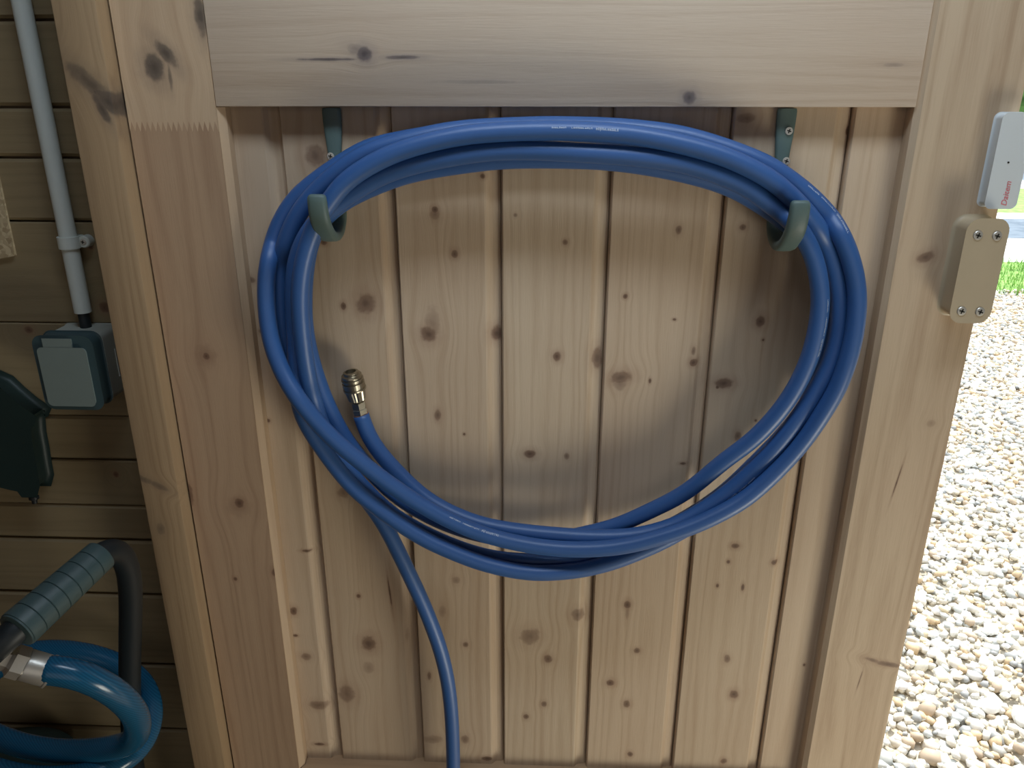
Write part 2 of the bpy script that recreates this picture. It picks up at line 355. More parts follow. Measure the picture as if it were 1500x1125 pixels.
# ------------------------------------------------------------------ hose hooks
teal = plain('hook_rubber', srgb(88, 108, 104), 0.5, bump=0.1)
steel = plain('zinc_steel', srgb(206, 202, 192), 0.35, 0.6)
darkm = plain('screw_recess', srgb(40, 38, 32), 0.7)
def screw(p, n, r, parent, name='screw'):
    """countersunk cross-head screw with its head face at p, facing n"""
    n = Vector(n).normalized(); p = Vector(p)
    v, f = lathe(p-n*0.0012, n, [(0, r*0.96), (0.0009, r), (0.0013, r*0.9), (0.0014, r*0.62)], 18)
    s = obj(name, v, f, steel, parent, smooth='auto')
    a = n.orthogonal().normalized(); bb = n.cross(a); rot = Matrix.Rotation(0.5, 3, n); a = rot@a; bb = rot@bb
    parts = []
    for q, w in ((a, bb), (bb, a)):
        c = [p+n*0.0001+q*(sx*r*0.55)+w*(sy*r*0.15)+n*(sz*0.0003) for sx in (-1, 1) for sy in (-1, 1) for sz in (0, 1)]
        parts.append((c, [(0, 1, 3, 2), (4, 6, 7, 5), (0, 4, 5, 1), (2, 3, 7, 6), (0, 2, 6, 4), (1, 5, 7, 3)]))
    v, f = merge(parts); obj('recess', v, f, darkm, s); return s
def hook(x, side, zt, zb, label, screws):
    t = empty('hose_hook', (x, 0.0, zb), label, 'hook')
    # (d, z, half width, half thickness, x shift)
    st = [(0.0030, 1.5838, 0.0070, 0.0030), (0.0030, 1.5815, 0.0082, 0.0030), (0.0030, 1.5650, 0.0076, 0.0030), (0.0034, 1.5450, 0.0058, 0.0032),
          (0.0040, 1.5300, 0.0052, 0.0036), (0.0044, 1.5000, 0.0060, 0.0040), (0.0046, zb+0.030, 0.0070, 0.0044), (0.0075, zb+0.014, 0.0074, 0.0044), (0.0160, zb+0.0045, 0.0076, 0.0044),
          (0.0290, zb, 0.0078, 0.0044), (0.0430, zb+0.0015, 0.0080, 0.0044), (0.0545, zb+0.0075, 0.0080, 0.0044), (0.0645, zb+0.0185, 0.0080, 0.0044), (0.0680, zb+0.0300, 0.0078, 0.0044), (0.0685, zt-0.0020, 0.0074, 0.0040), (0.0685, zt, 0.0050, 0.0022)]
    A = spline(np.array(st), 0.003); P = A[:, :2]; T = np.gradient(P, axis=0); T /= np.linalg.norm(T, axis=1)[:, None]
    V = []; n = 16
    for (d, z, hw, ht), (td, tz) in zip(A, T):
        nd, nz = -tz, td
        for k in range(n):
            a = 2*math.pi*k/n; ca, sa = math.cos(a), math.sin(a)
            ex = math.copysign(abs(ca)**0.55, ca)*hw; en = math.copysign(abs(sa)**0.7, sa)*ht
            V.append((x+ex, -(d+nd*en), z+nz*en))
    F = [(i*n+k, i*n+(k+1) % n, (i+1)*n+(k+1) % n, (i+1)*n+k) for i in range(len(A)-1) for k in range(n)]
    F += [tuple(range(n)), tuple(range((len(A)-1)*n, len(A)*n))]
    obj('hook_arm', V, F, teal, t, smooth='auto')
    for (u, vv) in screws:
        p = at(u, vv, 0.0072); screw((p[0], -0.0072, p[2]), (0, -1, 0), 0.0032, t)
    return t
hook(-0.1835, -1, at(462, 284, 0.066)[2], at(476, 346, 0.035)[2], 'dark teal hose hook on the left, its tip standing in front of the blue hose', [(484, 229)])
hook(0.1975, 1, at(1176, 293, 0.066)[2], at(1150, 360, 0.035)[2], 'dark teal hose hook on the right with two bright cross-head screws above the hose', [(1156, 192), (1152, 236)])

# ------------------------------------------------------------------ blue air hose: one continuous tube, five turns on the hooks
segs = [ ('C', [(529,608,.014),(538,635,.015),(550,655,.016),(568,677,.02),(592,702,.024),(622,729,.028),(658,750,.034),(705,768,.040),(760,778,.042),(820,784,.042),(880,787,.046),(940,783,.05),(1000,764,.05),(1060,726,.052),(1100,692,.05)]),
 ('R2', [(1140,650,.05),(1172,608,.05),(1199,566,.05),(1219,525,.05),(1229,480,.05),(1230,430,.05),(1222,388,.05),(1209,353,.05),(1190,322,.05),(1165,294,.05),(1132,265,.052),(1095,244,.055)]),
 ('A', [(1055,227,.055),(1000,211.5,.055),(930,198,.055),(850,192,.055),(760,192,.055),(680,198,.055),(615,212,.055),(569,228,.055),(531,248,.055),(503,269,.054),(484,293,.053),(468,318,.052)]),
 ('L3', [(455,347,.052),(444,385,.055),(439,430,.055),(441,475,.055),(446,520,.05),(452,555,.045),(460,590,.04),(474,630,.036)]),
 ('Q1', [(502,680,.034),(530,712,.034),(560,742,.036),(596,768,.04),(658,798,.042),(720,817,.042),(780,822,.042),(830,821,.040),(890,810,.034),(950,787,.026),(1010,756,.026),(1060,722,.028),(1105,680,.03)]),
 ('R4', [(1150,634,.03),(1185,588,.03),(1206,535,.03),(1215,480,.03),(1214,430,.03),(1203,390,.03),(1180,352,.032),(1150,324,.035),(1112,298,.038)]),
 ('D', [(1067,273,.038),(990,251,.038),(887,235.5,.038),(760,233,.038),(690,239,.038),(606,253,.038),(548,273,.038),(502,296,.038),(472,322,.036)]),
 ('L5', [(456,350,.034),(448,390,.03),(445,430,.025),(446,475,.025),(453,515,.025),(463,550,.022),(475,583,.02),(490,615,.02),(507,645,.018),(535,680,.018)]),
 ('U1', [(575,722,.020),(628,756,.020),(690,780,.018),(760,792,.018),(820,789,.018),(860,781,.020),(900,771,.024),(940,754,.028),(1003,722,.035),(1060,676,.042)]),
 ('R1', [(1105,642,.046),(1144,600,.05),(1170,560,.05),(1189,515,.05),(1199,470,.05),(1202,430,.05),(1194,383,.05),(1180,350,.05),(1160,324,.05),(1130,300,.05)]),
 ('B', [(1089,271,.05),(1015,243,.05),(945,231,.05),(870,225,.048),(760,220,.045),(690,225,.045),(612,240,.045),(560,257,.045),(518,281,.045),(488,303,.044),(462,327,.042)]),
 ('L4', [(442,358,.038),(432,395,.036),(430,430,.036),(432,480,.036),(434,520,.034),(434,560,.034),(440,600,.034),(453,628,.036)]),
 ('Q2', [(466,648,.04),(486,676,.045),(508,704,.05),(528,724,.052),(556,746,.054),(590,770,.055),(630,794,.056),(700,823,.056),(760,837,.056),(800,839.5,.056),(850,835,.054),(896,824,.048),(943,806,.038),(985,786,.030),(1040,753,.026),(1090,720,.026)]),
 ('R5', [(1145,664,.026),(1190,602,.026),(1222,545,.026),(1239,490,.026),(1243,440,.026),(1236,400,.024),(1219,358,.02),(1190,318,.016),(1150,280,.014),(1090,242,.012)]),
 ('T5', [(1000,211,.012),(930,202,.012),(850,194,.012),(760,191,.012),(680,192,.012),(612,201,.012),(545,215,.013),(515,230,.013),(484,250,.014),(455,271,.014),(431,293,.014),(415,317,.015),(403,345,.018)]),
 ('L1', [(394,380,.022),(390,407,.025),(389.5,430,.028),(392,470,.034),(400,510,.042),(415,548,.05),(435,582,.056),(459,612,.058),(487,642,.058)]),
 ('P', [(520,670,.058),(557,699,.058),(603,731,.057),(650,758,.056),(700,780,.056),(760,796,.056),(820,804,.056),(880,804,.058),(930,797,.060),(980,783,.060),(1020,769,.056),(1060,750,.052)]),
 ('R3', [(1096,728,.05),(1134,694,.05),(1170,655,.05),(1197,618,.05),(1228,566,.05),(1247,510,.05),(1254,470,.05),(1256,435,.05),(1252,402,.05),(1243,370,.05),(1231,342,.05),(1216,318,.048),(1189,289,.045),(1155,262,.042),(1118,239,.038)]),
 ('T0', [(1056,215,.034),(990,197,.03),(913,188,.028),(840,185,.028),(780,185,.028),(680,190,.029),(612,202,.030),(545,221,.031),(505,244,.031),(474,270,.031),(446,300,.031),(427,332,.031)]),
 ('L2', [(415,366,.029),(410,398,.025),(410,430,.022),(413,475,.02),(421,515,.02),(432,552,.018),(445,590,.018),(464,628,.018),(490,668,.02),(520,710,.024)]),
 ('tail', [(545,742,.03),(564,770,.034),(580,801,.036),(597,836,.036),(616,876,.036),(633,917,.036),(646,955,.036),(655,993,.036),(660.5,1035,.036),(663,1080,.036),(664,1125,.036),(664,1165,.036)]),
]
RAD = 0.0077
keys = []; names = []
for nme, pts in segs:
    for p in pts: keys.append((p[0], p[1], p[2]*10000)); names.append(nme)
A = spline(np.array(keys), 6.0)
A = gsm(A, 2.2); A[:, 2] /= 10000
# nearest key name per sample (by running order)
cum = [0]
for i in range(len(keys)-1):
    cum.append(cum[-1]+max(2, int(np.linalg.norm(np.array(keys[i+1][:2])-np.array(keys[i][:2]))/6.0)))
def pts3(A): return np.array([at(a, b, c) for a, b, c in A])
Dm = A[:, 2].copy(); idx = np.arange(len(A)); far = np.abs(idx[:, None]-idx[None, :]) > 14
dirs = np.array([ray(a, b) for a, b, _ in A])
gap = 2*RAD*0.985
DMAX = np.where(A[:, 1] < 425, 0.0540, 0.095)
for it in range(60):
    t = (-Dm-CAM[1])/dirs[:, 1]; P3 = CAM+dirs*t[:, None]
    d2 = np.linalg.norm(P3[:, None]-P3[None], axis=2)
    hit = (d2 < gap) & far
    if not hit.any(): break
    lat2 = np.maximum(d2**2-(Dm[:, None]-Dm[None])**2, 0)
    need = np.sqrt(np.maximum(gap**2-lat2, 0))
    dd = Dm[:, None]-Dm[None]
    push = np.where(hit, np.sign(dd+1e-9*(idx[:, None]-idx[None]))*np.maximum(need-np.abs(dd), 0), 0)
    up = push.max(axis=1); dn = push.min(axis=1)
    Dm = Dm+0.4*(up+dn)
    Dm = np.clip(gsm(Dm, 1.6), RAD+0.0008, DMAX)
A[:, 2] = Dm
HP = pts3(A)
# the tail carries on down the door and lies on the floor
x, y, z = HP[-1]
ext = [(x, y, z-0.05), (x-0.002, y, 0.55), (x+0.004, y, 0.30), (x+0.01, y-0.01, 0.13), (x+0.03, y-0.05, 0.066), (x+0.10, y-0.12, 0.0585), (x+0.22, y-0.14, 0.0585), (x+0.34, y-0.10, 0.0585)]
HP = np.vstack([HP, spline(np.array([HP[-1]]+ext), 0.012)[1:]])
HP2 = HP.copy()
blue = plain('hose_blue', srgb(52, 94, 152), 0.46, bump=0.05, bscale=900, var=0.05, spec=0.45)
bb0 = blue.node_tree.nodes['Principled BSDF']; bb0.inputs['Coat Weight'].default_value = 0.3; bb0.inputs['Coat Roughness'].default_value = 0.38
hose = empty('air_hose', tuple(HP[-1]*[1, 1, 0]+[0, 0, 0.05]), 'matte blue rubber air hose coiled over the two hooks, tail hanging down', 'hose')
v, f = tube(HP2, RAD, 16); obj('tube', v, f, blue, hose, smooth=True)
# printed lettering (too small in the photograph to be read): raised white strokes along the hose
inkm = plain('white_print', srgb(196, 208, 222), 0.6)
T_, N_, B_ = frames(HP2)
def seg_range(nm): 
    ks = [i for i, n in enumerate(names) if n == nm]; return cum[ks[0]], min(cum[ks[-1]]+1, len(HP2)-2)
def lettering(seg, ua, va, ub, vb, theta, h=0.0016, flip=1, seed=0):
    a, b = seg_range(seg)
    pr = np.array([proj(p)[:2] for p in HP2[a:b]])
    i0 = a+int(np.argmin(np.hypot(pr[:, 0]-ua, pr[:, 1]-va))); i1 = a+int(np.argmin(np.hypot(pr[:, 0]-ub, pr[:, 1]-vb)))
    step = 1 if i1 > i0 else -1; seq = list(range(i0, i1+step, step))
    if len(seq) < 3: return
    ptsn = HP2[seq]; L = np.concatenate([[0], np.cumsum(np.linalg.norm(np.diff(ptsn, axis=0), axis=1))])
    r = random.Random(seed); V = []; F = []
    def P(s, c):
        s = min(max(s, 0), L[-1]-1e-6); k = int(np.searchsorted(L, s, 'right')-1); k = min(k, len(seq)-2); w = (s-L[k])/(L[k+1]-L[k])
        c0 = ptsn[k]*(1-w)+ptsn[k+1]*w; n = N_[seq[k]]*(1-w)+N_[seq[k+1]]*w; bb = B_[seq[k]]*(1-w)+B_[seq[k+1]]*w
        th = theta+flip*c/RAD; return c0+(RAD+0.00012)*(math.cos(th)*n+math.sin(th)*bb)
    def q(s0, s1, c0, c1):
        n = len(V); V.extend([P(s0, c0), P(s1, c0), P(s1, c1), P(s0, c1)]); F.append((n, n+1, n+2, n+3))
    s = 0.0; tot = L[-1]; words = [0.22, 0.27, 0.6, 0.645, 1.0]
    while s < tot-0.001:
        fr = s/tot
        if 0.22 < fr < 0.27 or 0.6 < fr < 0.645: s += 0.0012; continue
        hh = h*(0.75 if fr < 0.62 else 1.15); w = r.uniform(0.0008, 0.0012); t = 0.00028
        kind = r.randint(0, 3)
        q(s, s+t, -hh/2*(1.9 if abs(fr-0.70) < 0.015 else 1), hh/2)
        if kind != 1: q(s+w-t, s+w, -hh/2, hh/2*(1.2 if kind == 2 else .9))
        if kind in (0, 2): q(s, s+w, hh/2-t, hh/2)
        if kind in (1, 3, 0): q(s, s+w, -hh/2, -hh/2+t)
        if kind == 3: q(s, s+w, -t/2, t/2)
        s += w+0.00045
    o = obj('lettering', V, F, inkm, hose); o['label'] = 'small white printed lettering'
# ------------------------------------------------------------------ coupling on the free end
p0 = HP2[0]; p1 = at(514, 546, 0.019); ax = (p1-p0)/np.linalg.norm(p1-p0); Lc = np.linalg.norm(p1-p0)
nick = plain('nickel', srgb(176, 168, 150), 0.34, 1.0, var=0.1)
brass = plain('brass_ferrule', srgb(190, 140, 110), 0.4, 0.8)
cp = obj('coupling', *lathe(p0-ax*0.004, ax, [(0, 0.0062), (0.001, 0.0070), (0.0055, 0.0070), (0.0062, 0.0060)], 24), brass, hose, smooth='auto')
k = Lc/0.046
obj('hex_nut', *lathe(p0, ax, [(0.0020*k, 0.0066), (0.0026*k, 0.0072), (0.0075*k, 0.0072), (0.0081*k, 0.0062), (0.0090*k, 0.0062), (0.0095*k, 0.0071), (0.0150*k, 0.0071), (0.0158*k, 0.0058), (0.018*k, 0.0056)], 6), nick, cp)
pr_ = []
for i in range(9): pr_ += [(0.0175*k+i*0.0012*k*0.9, 0.0082+0.0002*i), (0.0180*k+i*0.0012*k*0.9, 0.0085+0.0002*i)]
kn_v, kn_f = lathe(p0, ax, [(0.0170*k, 0.0070), (0.0176*k, 0.0082), (0.0285*k, 0.0096), (0.0290*k, 0.0098)], 40)
a_ = Vector(ax); kn_v = [Vector(q) for q in kn_v]
for i, q in enumerate(kn_v):
    if (i % 40) % 2 and i >= 40 and i < 120:
        c = Vector(p0)+a_*((q-Vector(p0)).dot(a_)); kn_v[i] = c+(q-c)*0.93
obj('sleeve', kn_v, kn_f, nick, cp)
obj('collar', *lathe(p0, ax, [(0.0280*k, 0.0096), (0.0286*k, 0.0109), (0.0298*k, 0.0109), (0.0302*k, 0.0098), (0.0316*k, 0.0098), (0.0320*k, 0.0106), (0.0362*k, 0.0106), (0.0366*k, 0.0092), (0.0382*k, 0.0092), (0.0386*k, 0.0103), (0.0402*k, 0.0103), (0.0406*k, 0.0090), (0.0420*k, 0.0090), (0.0424*k, 0.0098), (0.0440*k, 0.0094), (0.0446*k, 0.0072), (0.0470*k, 0.0070), (0.0474*k, 0.0050), (0.0430*k, 0.0046)], 36), nick, cp)
lettering('A', 808, 187, 905, 190, 0.35, seed=1)
lettering('R3', 1180, 268, 1241, 341, 0.6, seed=2)
lettering('R1', 1214, 435, 1197, 525, 0.6, seed=3)
lettering('C', 1146, 647, 1060, 720, 0.3, seed=4)
lettering('P', 658, 755, 728, 783, -0.9, seed=5)

print('hose done', time.time()-_t0, len(HP), it, 'clash', int(hit.sum()))
# ------------------------------------------------------------------ strike keeper and contact sensor on the closing stile
bronze = plain('bronze_paint', srgb(184, 168, 140), 0.42, 0.0, bump=0.05)
def rrect(x0, x1, z0, z1, r, n=5):
    out = []
    for cx, cz, a in ((x1-r, z1-r, 0), (x0+r, z1-r, 90), (x0+r, z0+r, 180), (x1-r, z0+r, 270)):
        for i in range(n+1): t = R(a+90*i/n); out.append((cx+r*math.cos(t), cz+r*math.sin(t)))
    return out
dk = 0.042
def mid(*a): return sum(a)/len(a)
kx0 = mid(at(1419, 345, dk)[0], at(1400, 440, dk)[0]); kx1 = mid(at(1472, 345, dk)[0], at(1451, 440, dk)[0])
kz1 = at(1440, 325, dk)[2]; kz0 = at(1420, 469, dk)[2]
ke = empty('lock_keeper', (mid(kx0, kx1), FY, kz0), 'bronze coloured lock keeper held by four screws on the door edge beside the gravel', 'door lock')
v, f = prism_y(rrect(kx0, kx1, kz0, kz1, 0.008), -dk, FY); obj('housing', v, f, bronze, ke, bevel=0.0028, seg=3)
for u, vv in ((1433, 345), (1461, 346), (1409, 456), (1436, 457)):
    p = at(u, vv, dk+0.0006); screw((p[0], -dk-0.0008, p[2]), (0, -1, 0), 0.0039, ke)
white = plain('white_plastic', srgb(214, 220, 220), 0.4, var=0.02)
ds = 0.031
sx0 = mid(at(1470, 180, ds)[0], at(1446, 300, ds)[0]); sx1 = at(1486, 300, ds)[0]
sz1 = at(1475, 168, ds)[2]; sz0 = at(1465, 303, ds)[2]
se = empty('contact_sensor', (mid(sx0, sx1), FY, sz0), 'white door contact sensor with small red lettering at the top right edge', 'sensor')
v, f = prism_y(rrect(sx0, sx1, sz0, sz1, 0.0035), -ds, FY); obj('cover', v, f, white, se, bevel=0.0018, seg=3)
v, f = lathe((at(1477, 238, ds)[0], -ds-0.0001, at(1477, 238, ds)[2]), (0, -1, 0), [(0, 0.0008), (0.0003, 0.0008)], 10); obj('indicator', v, f, darkm, se)
redm = plain('red_print', srgb(222, 120, 128), 0.5)
tcu = bpy.data.curves.new('logo', 'FONT'); tcu.body = 'Daitem'; tcu.size = 0.0066; tcu.shear = 0.25; tcu.extrude = 0.0001; tcu.align_x = 'CENTER'; tcu.align_y = 'CENTER'
to = bpy.data.objects.new('logo', tcu); C.objects.link(to)
dg = bpy.context.evaluated_depsgraph_get(); tme = bpy.data.meshes.new_from_object(to.evaluated_get(dg)); bpy.data.objects.remove(to)
tme.transform(Matrix.Translation((at(1474, 284, ds)[0], -ds-0.0002, at(1474, 284, ds)[2]))@Matrix.Rotation(R(-90), 4, 'Y')@Matrix.Rotation(R(90), 4, 'X'))
tme.materials.clear(); tme.materials.append(redm)
lo = bpy.data.objects.new('logo', tme); ORG[lo] = (0, 0, 0); C.objects.link(lo); lo.parent = se; lo.matrix_parent_inverse = Matrix.Translation(-Vector(ORG[se])); lo['label'] = 'small red slanted lettering reading upward'

# ------------------------------------------------------------------ conduit, cable, socket box on the left wall
grey = plain('conduit_pvc', srgb(204, 212, 206), 0.45, var=0.03)
blk = plain('black_rubber', srgb(26, 34, 38), 0.5)
dc = 0.0-YW+0.011
cx = mid(at(35.5, 0, dc)[0], at(116, 450, dc)[0])
ze = at(115, 457, dc)[2]
cn = empty('conduit', (cx, -dc, ze), 'pale grey plastic conduit running down the plank wall to the socket box', 'pipe')
v, f = lathe((cx, -dc, ze), (0, 0, 1), [(0, 0.0060), (0, 0.0078), (2.29-ze, 0.0078)], 24); obj('pipe', v, f, grey, cn, smooth='auto')
zc = at(100, 354, dc)[2]
v, f = merge([lathe((cx, -dc, zc-0.006), (0, 0, 1), [(0, 0.0080), (0, 0.0098), (0.011, 0.0098), (0.011, 0.0080)], 24), lathe((cx+0.0125, YW-0.0095, zc-0.0005), (0, 1, 0), [(0, 0.0050), (0.001, 0.0058), (0.0095, 0.0058)], 20), box(cx-0.006, cx+0.008, YW-0.006, YW+0.001, zc-0.006, zc+0.005)])
cl = obj('clip', v, f, grey, cn, smooth='auto'); 
screw((cx+0.0125, YW-0.0100, zc-0.0005), (0, -1, 0), 0.0030, cn)
zb_ = at(120, 498, dc)[2]
v, f = lathe((cx, -dc, zb_-0.01), (0, 0, 1), [(0, 0.0053), (ze-zb_+0.02, 0.0053)], 18); obj('cable', v, f, blk, cn, smooth='auto')
boxg = plain('socket_grey', srgb(168, 174, 166), 0.5, var=0.04)
coverg = plain('socket_cover_grey', srgb(112, 124, 120), 0.45, var=0.06)
rimg = plain('socket_rim_dark', srgb(52, 72, 76), 0.5)
db = 0.020
bx0 = mid(at(50, 510, db)[0], at(68, 590, db)[0]); bx1 = mid(at(134, 510, db)[0], at(148, 590, db)[0])
bz1 = at(90, 495, db)[2]; bz0 = at(110, 598, db)[2]
sb = empty('socket_box', (mid(bx0, bx1), YW, bz0), 'grey weatherproof socket box with dark rimmed flap below the conduit', 'socket')
v, f = prism_y(rrect(bx0+0.001, bx1+0.001, bz0+0.001, bz1-0.001, 0.006), -0.002, YW); obj('base', v, f, boxg, sb, bevel=0.001)
v, f = prism_y(rrect(bx0, bx1, bz0, bz1, 0.008), -db+0.001, -0.0025); obj('lid_rim', v, f, rimg, sb, bevel=0.002)
mz = (bx1-bx0)
q = rrect(bx0+0.0045, bx1-0.0055, bz0+0.0040, bz1-0.010, 0.004)
v, f = prism_y(q, -db-0.0022, -db+0.002); fl = obj('flap', v, f, coverg, sb, bevel=0.0012)
v, f = prism_y([(bx0+mz*0.20, bz1-0.0115), (bx0+mz*0.68, bz1-0.0115), (bx0+mz*0.68, bz1-0.001), (bx0+mz*0.20, bz1-0.001)], -db-0.0018, -db+0.002); obj('hinge_tab', v, f, coverg, fl, bevel=0.0008)
v, f = merge([box(bx1, bx1+0.0016, 0.016, 0.0175, bz0+0.020, bz1-0.022)]); obj('side_slot', v, f, white, sb)

# ------------------------------------------------------------------ speckled board and dark tool at the left edge
chip = bpy.data.materials.new('chipboard'); chip.use_nodes = True; t_ = chip.node_tree; bn_ = t_.nodes['Principled BSDF']
vo = t_.nodes.new('ShaderNodeTexVoronoi'); vo.inputs['Scale'].default_value = 260; cr = t_.nodes.new('ShaderNodeValToRGB')
cr.color_ramp.elements[0].color = srgb(196, 180, 148); cr.color_ramp.elements[1].color = srgb(140, 122, 92)
tc_ = t_.nodes.new('ShaderNodeTexCoord'); t_.links.new(tc_.outputs['Object'], vo.inputs['Vector']); t_.links.new(vo.outputs['Color'], cr.inputs[0]); t_.links.new(cr.outputs[0], bn_.inputs['Base Color']); bn_.inputs['Roughness'].default_value = 0.8
e1, e2, e3 = at(1, 285, 0.004-YW), at(18, 374, 0.004-YW), at(-60, 388, 0.004-YW)
v, f = prism_y([(e1[0], 1.56), (e2[0]+0.001, e2[2]), (e3[0], e3[2]), (e3[0], 1.56)], YW-0.004, YW)
tag(obj('chipboard_sheet', v, f, chip, bevel=0.0008), 'pale speckled sheet hung on the plank wall left of the conduit', 'board')
dgreen = plain('tool_green', srgb(26, 46, 44), 0.5, bump=0.1)
ol = [(-22, 556), (0, 566), (16, 581), (36, 598), (51, 608), (49, 613), (43, 616), (45, 640), (50, 665), (54, 690), (57, 704), (54, 716), (42, 716), (36, 708), (20, 705), (8, 702), (0, 690), (-10, 672), (-24, 650), (-44, 640), (-70, 650), (-100, 664), (-112, 650), (-104, 630), (-70, 606), (-44, 580)]
dt = -0.004
pol = [(at(a, b, -0.012)[0], at(a, b, -0.012)[2]) for a, b in ol]
tl = empty('air_gun', (pol[0][0], YW, pol[14][1]), 'dark green air tool with a short metal nozzle hanging left of the socket box', 'tool')
v, f = prism_y(pol, -dt, YW-0.001); obj('body', v, f, dgreen, tl, bevel=0.006, seg=4)
tp = [(at(a, b, -0.012)[0], at(a, b, -0.012)[2]) for a, b in [(-46, 640), (-30, 652), (-16, 672), (-20, 676), (-40, 664), (-58, 650)]]
v, f = prism_y(tp, 0.006, 0.016); obj('trigger', v, f, blk, tl, bevel=0.001)
q0 = at(47, 712, -0.014); q1 = at(51, 737, -0.012); qa = q1-q0; ql = np.linalg.norm(qa)
v, f = lathe(q0, qa, [(0, 0.0052), (ql*0.25, 0.0052), (ql*0.3, 0.0040), (ql*0.55, 0.0040), (ql*0.6, 0.0050), (ql*0.75, 0.0050), (ql*0.8, 0.0030), (ql, 0.0026)], 16); obj('nozzle', v, f, blk, tl, smooth='auto')
v, f = lathe(q0+qa*0.42, qa, [(0, 0.0044), (ql*0.12, 0.0044)], 16); obj('ring', v, f, nick, tl, smooth='auto')

# ------------------------------------------------------------------ canister, coil and grip in the lower left corner
can = empty('canister', (-0.62, -0.06, 0.05), 'dark green round canister standing on the floor under the braided blue hose', 'canister')
v, f = lathe((-0.60, -0.075, 0.05), (0, 0, 1), [(0, 0.085), (0.012, 0.096), (0.80, 0.096), (0.83, 0.088), (0.846, 0.060), (0.85, 0.030)], 40); obj('body', v, f, dgreen, can, smooth='auto')
v, f = lathe((-0.60, -0.075, 0.84), (0, 0, 1), [(0, 0.098), (0.004, 0.101), (0.012, 0.101), (0.016, 0.098)], 40); obj('rim', v, f, rimg, can, smooth='auto')
# braided hose
bm_, bt_, bb_ = newmat('braided_blue'); Lk = bt_.links
w1 = bt_.nodes.new('ShaderNodeTexWave'); w1.inputs['Scale'].default_value = 190; w1.bands_direction = 'DIAGONAL'
tc2 = bt_.nodes.new('ShaderNodeTexCoord'); Lk.new(tc2.outputs['Object'], w1.inputs['Vector'])
mx2 = bt_.nodes.new('ShaderNodeMix'); mx2.data_type = 'RGBA'; mx2.inputs[6].default_value = srgb(24, 80, 112); mx2.inputs[7].default_value = srgb(32, 96, 132)
Lk.new(w1.outputs['Fac'], mx2.inputs[0]); Lk.new(mx2.outputs[2], bb_.inputs['Base Color']); bb_.inputs['Roughness'].default_value = 0.22
bh = [at(64, 981, .20), at(90, 982, .20), at(125, 990, .195), at(160, 1006, .185), at(188, 1030, .17), at(203, 1056, .15), at(196, 1085, .13), at(150, 1098, .12), at(80, 1100, .11), at(10, 1085, .10), at(-50, 1050, .08), at(-30, 1000, .05), at(20, 962, .03), at(70, 953, .02), at(120, 957, .02), at(165, 970, .02), at(205, 995, .03), at(222, 1035, .055), at(214, 1080, .085), at(180, 1115, .115), at(120, 1137, .135), at(40, 1140, .14), at(-40, 1120, .14)]
hb = gsm(spline(np.array(bh), 0.006), 1.5)
bz = empty('braided_hose', tuple(hb[-1]), 'light blue braided hose with a metal coupling looping in the lower left corner', 'hose')
v, f = tube(hb, 0.0118, 18); obj('tube', v, f, bm_, bz, smooth=True)
ca = hb[0]-hb[6]; ca /= np.linalg.norm(ca)
cpl = obj('coupling', *lathe(hb[0]-ca*0.006, ca, [(0, 0.0120), (0.0006, 0.0134), (0.002, 0.0134), (0.003, 0.0126), (0.020, 0.0126), (0.021, 0.0120)], 28), steel, bz, smooth='auto')
obj('hex_nut', *lathe(hb[0]+ca*0.0145, ca, [(0, 0.0120), (0.001, 0.0132), (0.010, 0.0132), (0.011, 0.0110), (0.013, 0.0095), (0.022, 0.0095)], 6), steel, cpl)
# bent black hose with ribbed grip
gm = plain('grip_grey', srgb(66, 86, 88), 0.35, bump=0.05)
bp_ = [at(196, 1120, .03), at(192, 1060, .05), at(190, 1010, .06), at(190, 950, .07), at(192, 890, .08), at(192, 840, .09), at(184, 812, .10), at(166, 803, .115), at(147, 812, .13), at(120, 836, .15), at(80, 872, .175), at(40, 908, .20), at(15, 930, .215), at(-15, 958, .22)]
hp = gsm(spline(np.array(bp_), 0.005), 2.0)
lw = np.array([hp[0]]); bt2 = empty('suction_hose', tuple(hp[0]), 'black bent hose arching beside the post, ending in a grey ribbed grip', 'hose')
dn_ = [(hp[0][0]-0.005, hp[0][1]+0.002, 0.70), (hp[0][0]-0.01, -0.012, 0.40), (hp[0][0]-0.01, -0.012, 0.055)]
hp = np.vstack([spline(np.array(dn_[::-1]+[hp[0]]), 0.01)[:-1], hp])
v, f = tube(hp, 0.0106, 18); obj('tube', v, f, blk, bt2, smooth=True)
ga = at(149, 812, .128); gb = at(24, 924, .21); gv = gb-ga; gl = np.linalg.norm(gv)
pf = [(0, 0.0122), (0.001, 0.0140)]; ng = 7
for i in range(ng):
    s0 = 0.001+(gl-0.002)*i/ng; s1 = 0.001+(gl-0.002)*(i+1)/ng
    r0 = 0.0140+0.0022*i/ng; pf += [(s0+0.0004, r0+0.0002), (s1-0.0008, r0+0.0004), (s1-0.0004, r0-0.0005)]
pf += [(gl, 0.0155), (gl+0.0005, 0.0120)]
v, f = lathe(ga, gv, pf, 32); obj('grip', v, f, gm, bt2, smooth='auto')

